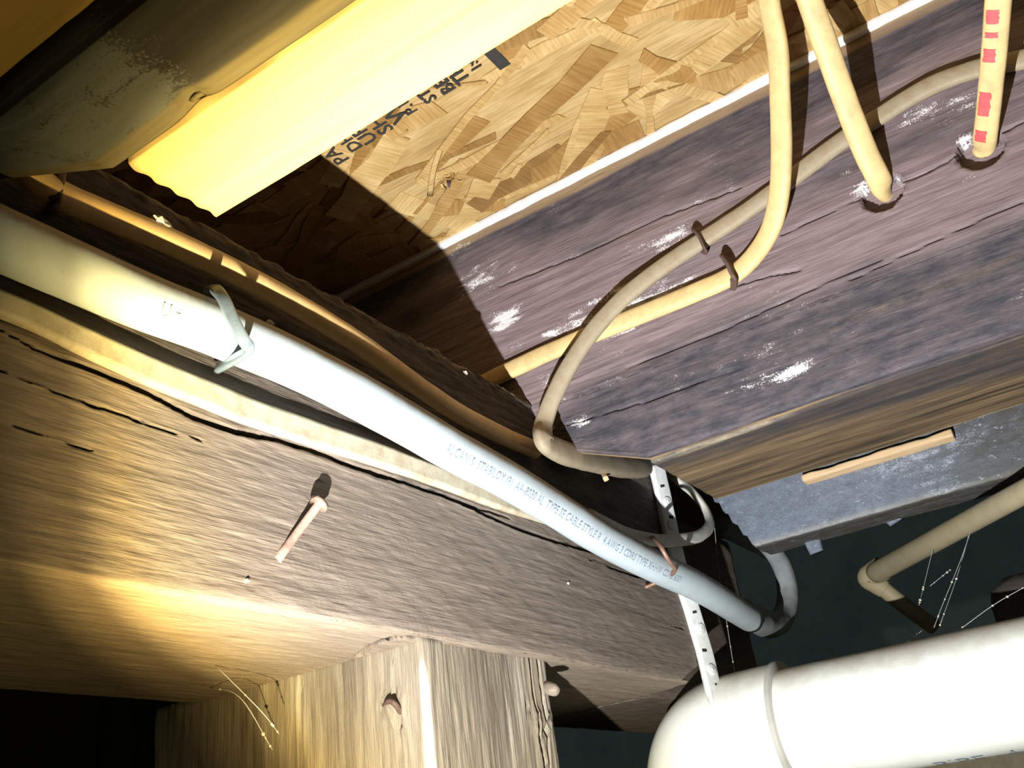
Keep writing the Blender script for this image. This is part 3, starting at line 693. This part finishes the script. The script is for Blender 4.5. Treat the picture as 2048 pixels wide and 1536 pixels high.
# second hanging cable, into a drilled hole
cable('cable', [onx(u, v, X2 - d) for u, v, d in [(1588, -110, 0.115), (1620, 0, 0.092), (1655, 100, 0.068), (1690, 200, 0.045), (1725, 290, 0.024), (1756, 355, 0.007), (1768, 382, -0.008), (1775, 398, -0.03)]],
      0.0145, 0.009, lambda t: (-1, -0.2, -0.2), M_nm, 'cream cable entering the nearer drilled hole, middle of three hanging cables', groove=0.05)
c4 = cable('cable', [onx(u, v, X2 - d) for u, v, d in [(2006, -110, 0.105), (1997, 0, 0.080), (1990, 90, 0.058), (1981, 180, 0.034), (1972, 260, 0.010), (1969, 295, -0.008), (1968, 312, -0.03)]],
      0.0135, 0.009, lambda t: (-1, -0.1, -0.2), M_nm, 'cream cable with red print, rightmost of three hanging cables')
p4 = smooth_path([onx(u, v, X2 - d) for u, v, d in [(2006, -110, 0.105), (1997, 0, 0.080), (1990, 90, 0.058), (1981, 180, 0.034), (1972, 260, 0.010), (1969, 295, -0.008), (1968, 312, -0.03)]], 12)
def red_mark(i0, i1, w0, w1):
    T, U, W = frames(p4, (-1, -0.1, -0.2)); V, Fs = [], []
    n = 8
    for k in range(n + 1):
        q = i0 + (i1 - i0) * k / n; i = int(q); f = q - i
        cc = p4[i] * (1 - f) + p4[i + 1] * f
        for b in range(4):
            a = w0 + (w1 - w0) * b / 3 + random.uniform(-0.06, 0.06)
            c_, s_ = math.sin(a), math.cos(a)
            c2 = np.sign(c_) * abs(c_) ** (2 / 2.4); s2 = np.sign(s_) * abs(s_) ** (2 / 2.4)
            V.append(cc + W[i] * c2 * (0.00675 + 0.0003) * 1.02 + U[i] * s2 * (0.0045 + 0.0003) * 1.02)
    for k in range(n):
        for b in range(3):
            a = k * 4 + b; Fs.append((a, a + 1, a + 5, a + 4))
    me = pymesh('red_print', np.array(V) - np.array(c4.location), Fs); me.materials.append(M_red)
    o = bpy.data.objects.new('red_print', me); C.objects.link(o); o.parent = c4; o['label'] = 'red printed mark'
RA = (-0.1, 0.75)
for a, b in ((13.5, 17.2), (19.5, 21.0), (24.0, 27.5), (35.5, 42.0), (46.5, 51.0)): red_mark(a, b, *RA)
# white loop beside the hanger strap
cable('cable', [ony(u, v, y) for u, v, y in [(1335, 945, 0.335), (1352, 958, 0.320), (1385, 985, 0.314), (1413, 1022, 0.306), (1418, 1052, 0.300), (1398, 1072, 0.297), (1360, 1080, 0.298), (1310, 1080, 0.305), (1250, 1065, 0.309), (1180, 1030, 0.310)]],
      [0.0095] * 2 + [0.0105] * 4 + [0.011, 0.011, 0.010, 0.010], 0.0075, (0, -1, 0.2), M_loop, 'small white cable looping beside the white hanger strap', lump=0.12, groove=0.1)

# ------------------------------------------------------------------ staples, clamps, hooks
def piece(name, pts, wid, thk, up, mat, label, cat, **k):
    k.setdefault('ns', 10); k.setdefault('power', 4.0); k.setdefault('n', 6)
    o = sweep(name, pts, wid, thk, up, mat, **k); tag(o, label, cat); return o
piece('cable_staple', [onx(1388, 462, X2 + 0.002), onx(1390, 462, X2 - 0.010), onx(1402, 480, X2 - 0.0115), onx(1410, 502, X2 - 0.010), onx(1407, 506, X2 + 0.002)], 0.0045, 0.0022, (0, 0.7, -0.7), M_rust, 'rusty staple over the looping dusty cable on the purple joist', 'staple')
piece('cable_staple', [onx(1450, 515, X2 + 0.002), onx(1452, 518, X2 - 0.011), onx(1463, 545, X2 - 0.0125), onx(1468, 562, X2 - 0.010), onx(1466, 580, X2 + 0.002)], [0.006, 0.010, 0.009, 0.005, 0.004], 0.0028, (0, 0.7, -0.7), M_rust, 'broad rusty staple where the hanging cream cable meets the purple joist', 'staple')
piece('cable_staple', [ony(122, 328, YA + 0.004), ony(121, 335, 0.303), ony(116, 370, 0.300), ony(108, 405, 0.3015), ony(104, 422, 0.316)], 0.0050, 0.003, (-0.6, -1, 0.1), M_rust, 'rusty staple over the ochre cable at the left end of the beam', 'staple')
piece('pipe_clamp', [ony(418, 578, 0.303), ony(432, 580, 0.287), ony(448, 600, 0.2790), ony(466, 640, 0.2750), ony(486, 678, 0.2730), ony(496, 694, 0.274), ony(490, 706, 0.279), ony(466, 720, 0.292), ony(436, 736, 0.3095)], 0.0056, 0.0032, lambda t: (-0.75, -0.66, 0.1 - 0.2 * t), M_zinc, 'silvery bent metal clamp over the thick grey cable', 'clamp', n=10)
piece('wire_hook', [ony(1304, 1074, 0.312), ony(1310, 1078, 0.284), ony(1322, 1094, 0.2725), ony(1338, 1122, 0.2705), ony(1350, 1138, 0.2725), ony(1342, 1150, 0.282), ony(1322, 1161, 0.299), ony(1290, 1175, 0.312)], [0.0030, 0.0034, 0.0034, 0.0032, 0.003], 0.0032, (-0.5, -0.8, 0), M_copper, 'rusty copper-coloured wire hook holding the thick grey cable to the beam', 'hook', power=2.0, n=8)
piece('wood_splinter', [ony(1196, 932, 0.309), ony(1206, 945, 0.300), ony(1212, 958, 0.292)], [0.005, 0.004, 0.0035], 0.004, (0, -1, 0), M_raw, 'small pale splinter poking out below the dusty cable loop', 'splinter')

# ------------------------------------------------------------------ hanger strap
sp_px = [(1312, 930), (1325, 985), (1340, 1060), (1362, 1150), (1385, 1225), (1410, 1310), (1428, 1385), (1446, 1440)]
sp_y = [0.3065, 0.3085, 0.3100, 0.3105, 0.3105, 0.3095, 0.306, 0.300]
sp_pts = [ony(u, v, y) for (u, v), y in zip(sp_px, sp_y)]
strap = empty('hanger_strap', sp_pts[0]); tag(strap, 'white perforated plastic hanger strap holding up the white drain pipe elbow', 'strap')
sweep('band', sp_pts, 0.0165, 0.0058, (-0.35, -1, 0.0), M_strap, strap, ns=16, power=7.0, lump=0.05, n=10)
spath = smooth_path(sp_pts, 10); T_, U_, W_ = frames(spath, (-0.35, -1, 0))
def strap_at(px):
    P = spath @ RM; uv = P[:, :2] / P[:, 2:3] * F + np.array([1024, 768]); i = int(np.argmin(np.abs(uv[:, 1] - px))); return i
M_slot = plain('dark_slot', (0.03, 0.03, 0.028), 0.9)
for v in (1002, 1050, 1190, 1262, 1345):
    i = strap_at(v)
    lathe('rivet', [(0, 0.0046), (0.0012, 0.0046), (0.0017, 0.0036), (0.0012, 0.0022), (0.0018, 0.0015)], spath[i] + U_[i] * 0.0028, U_[i], M_strap, strap, 14)
for v in (972, 1034, 1226, 1304, 1368, 1150):
    i = strap_at(v)
    Rm = Matrix([list(W_[i]), list(T_[i]), list(U_[i])]).transposed()
    bevel_box('slot', spath[i] + U_[i] * 0.0026 + W_[i] * random.uniform(-0.003, 0.003), (0.0055, 0.0028, 0.0012), M_slot, strap, Rm, bev=0.0003)

# ------------------------------------------------------------------ white drain pipe
PXc, PZc, PR = 0.800, 0.0715, 0.0437
pipe = empty('drain_pipe', (PXc, 0.2, PZc)); tag(pipe, 'thick white plastic drain pipe with elbow in the lower right', 'pipe')
sweep('pipe', [(PXc, -0.45, PZc + 0.004), (PXc, -0.1, PZc + 0.002), (PXc, 0.14, PZc), (PXc, 0.268, PZc)], 2 * PR, 2 * PR, (0, 0, 1), M_pvc, pipe, ns=64, power=2.0, n=10)
Re = 0.0492
el = [(PXc, 0.258, PZc), (PXc, 0.280, PZc), (PXc, 0.305, PZc)]
for k in range(1, 9):
    a = k / 8 * math.pi / 2; rr = 0.036
    el.append((PXc, 0.305 + rr * math.sin(a), PZc - rr + rr * math.cos(a)))
el += [(PXc, 0.341, PZc - 0.06), (PXc, 0.341, PZc - 0.10)]
rad = [2 * Re] * 2 + [2 * Re * 0.985] * 9 + [2 * Re] * 2
sweep('elbow', el, rad, rad, (1, 0, 0), M_pvc, pipe, ns=64, power=2.0, n=8)
sweep('socket_rim', [(PXc, 0.2572, PZc), (PXc, 0.2595, PZc), (PXc, 0.2608, PZc)], [2 * Re + 0.003] * 2, [2 * Re + 0.003] * 2, (0, 0, 1), M_rim, pipe, ns=64, power=2.0, n=4)
sweep('drop_pipe', [(PXc, 0.341, PZc - 0.10), (PXc, 0.341, PZc - 0.40), (PXc, 0.341, -0.80)], 2 * PR, 2 * PR, (1, 0, 0), M_pvc, pipe, ns=48, power=2.0, n=6)
PIPE_A = 1.66
ppath = smooth_path([(PXc, 0.268, PZc), (PXc, 0.14, PZc), (PXc, -0.1, PZc + 0.002), (PXc, -0.45, PZc + 0.004)], 20)
wrap_text('PIPE  AM', 0.024, 0.105, PIPE_A, ppath, PR, (-1, 0, 0), M_ink2, pipe, flip=-1)['label'] = 'printed lettering on the underside'

# ------------------------------------------------------------------ tan pipe in the dark and other far things
tp = empty('water_pipe', onx(1735, 1155, 1.20)); tag(tp, 'thin tan pipe with a bend in the dark gap above the drain pipe', 'pipe')
pA, pB, pC = onx(2110, 950, 0.74), onx(1748, 1147, 1.03), onx(1870, 1255, 1.07)
sweep('pipe', [pA, (pA + pB) / 2, pB], [0.0165, 0.019, 0.021], [0.0165, 0.019, 0.021], (0, 0, 1), M_tan_pipe, tp, ns=20, power=2.0)
sweep('fitting', [onx(1764, 1137, 1.026), pB, onx(1738, 1156, 1.032), onx(1752, 1168, 1.036), onx(1768, 1178, 1.040)], [0.0245, 0.0245, 0.023, 0.020, 0.019], [0.0245, 0.0245, 0.023, 0.020, 0.019], (0.8, 0.2, 0.6), M_tan_pipe, tp, ns=20, power=2.0)
sweep('branch_pipe', [onx(1760, 1172, 1.038), onx(1810, 1212, 1.052), pC], 0.0165, 0.0165, (0, 0, 1), M_tan_pipe, tp, ns=16, power=2.0)
fp = onx(2052, 1190, 0.95); ft = onx(2052, 1150, 0.95)
o = lathe('far_post', [(-0.83 - ft[2], 0.030), (-0.02, 0.030), (-0.008, 0.026), (0.0, 0.014), (0.001, 0.002)], (0.95, fp[1], ft[2]), (0, 0, 1), M_grey_wood, None, 24, 0.03)
tag(o, 'dim brown rounded post close behind the drain pipe at the right edge', 'post')
def shim(px0, px1, x, w, th, label):
    a, b = onx(*px0, x), onx(*px1, x)
    o = sweep('wood_shim', [a, (a + b) / 2, b], [w, w * 0.9, w * 0.7], th, (-1, 0, 0), M_j3, ns=10, power=4.0, lump=0.15); tag(o, label, 'shim'); return o
shim((1608, 1040), (1634, 1105), 0.875, 0.018, 0.008, 'small grey wood shim hanging below the blue-grey joist, left of two')
shim((1770, 1000), (1800, 1040), 0.880, 0.030, 0.008, 'wide grey wood shim below the blue-grey joist, right of two')

# ------------------------------------------------------------------ cobwebs
def web(label, strands):
    par = empty('cobweb', strands[0][0]); tag(par, label, 'cobweb')
    for q in strands:
        sweep('thread', q, 0.0005, 0.0005, (0.3, 0.5, 0.8), M_web, par, ns=5, power=2.0, n=6)
        P = smooth_path(q, 14)
        for _ in range(5):
            i = random.randrange(len(P)); p = P[i]; r = random.uniform(0.0005, 0.0011)
            lathe('dust_speck', [(-r, r * 0.5), (0, r), (r, r * 0.5)], p, (0.2, 0.5, 0.9), M_crumb, par, 6, 0.3)
def wq(*pts): return [onx(u, v, x) for u, v, x in pts]
web('dusty cobweb threads hanging between the tan pipe and the drain pipe', [
    wq((1962, 1000, 0.86), (1925, 1110, 0.84), (1885, 1210, 0.82), (1868, 1255, 0.81)), wq((1945, 1045, 0.87), (1915, 1150, 0.85), (1880, 1250, 0.82)), wq((1870, 1080, 0.9), (1848, 1170, 0.88), (1838, 1210, 0.86)), wq((1900, 1140, 0.87), (1860, 1172, 0.86))])
web('bright cobweb thread stretched over the drain pipe at the right edge', [wq((2060, 1168, 0.80), (1990, 1208, 0.80), (1925, 1255, 0.80)), wq((1845, 1260, 0.82), (1815, 1285, 0.81))])
web('cobweb strands hanging from the white cable loop', [[ony(1428, 1040, 0.30), ony(1436, 1130, 0.305), ony(1445, 1190, 0.31), ony(1462, 1300, 0.31), ony(1474, 1372, 0.31)]])
web('faint cobweb under the beam beside the post', [[onz(430, 1330, ZB), onx(520, 1420, 0.36), onx(560, 1470, 0.38)], [onz(420, 1375, ZB), onx(480, 1395, 0.37), onx(545, 1500, 0.39)]])

# ------------------------------------------------------------------ crumbs on the cables and beam
pts = [ony(320, 450, 0.303), ony(438, 522, 0.302), ony(930, 746, 0.311), ony(1297, 902, 0.31), ony(541, 645, 0.302), ony(886, 920, 0.300)]
for p, r, lb in zip(pts, (0.0040, 0.0022, 0.0016, 0.003, 0.0016, 0.002), ('pale crumb on the ochre cable near the yellow board', 'tiny pale crumb on the ochre cable above the silvery clamp', 'tiny white crumb on the top edge of the beam', 'pale chip at the top of the hanger strap', 'tiny pale chip beside the silvery clamp', 'white crumb below the grey cable lettering')):
    bm = bmesh.new(); bmesh.ops.create_icosphere(bm, subdivisions=2, radius=r)
    for v in bm.verts: v.co *= random.uniform(0.65, 1.15); v.co.x *= 1.5
    me = bpy.data.meshes.new('crumb'); bm.to_mesh(me); bm.free(); me.materials.append(M_crumb)
    o = bpy.data.objects.new('crumb', me); C.objects.link(o); o.location = p; tag(o, lb, 'debris')
o = bevel_box('concrete_pier', (1.45, 0.06, -0.37), (0.30, 0.66, 0.86), M_concrete, bev=0.006)
tag(o, 'grey concrete pier seen under the drain pipe at the bottom right corner', 'pier')
c = onz(897, 362, ZO - 0.002)
lathe('nail_tip', [(0, 0.0016), (0.0035, 0.0013), (0.0065, 0.0003)], c, (0.1, 0.05, -1), M_rust, deck, 8)['label'] = 'dark nail tip poking through'
for k in range(9):
    a = random.uniform(0, 6.28); r = random.uniform(0.003, 0.008); L = random.uniform(0.006, 0.016)
    p = c + np.array([math.cos(a) * r, math.sin(a) * r * 1.3, 0.0002]); t = random.gauss(1.4, 0.7)
    q = p + np.array([math.cos(t) * L, math.sin(t) * L, 0]) / 2
    sweep('splinter', [p * 1.5 - q * 0.5, p - np.array([0, 0, random.uniform(0.0005, 0.002)]), q], random.uniform(0.0012, 0.003), 0.0006, (0, 0, 1), M_strand, deck, ns=6, n=3)
sweep('splinter', [onz(880, 300, ZO - 0.0018), onz(866, 345, ZO - 0.0028), onz(860, 392, ZO - 0.0018)], 0.0048, 0.0009, (0, 0, 1), M_strand, deck, ns=6, n=4)
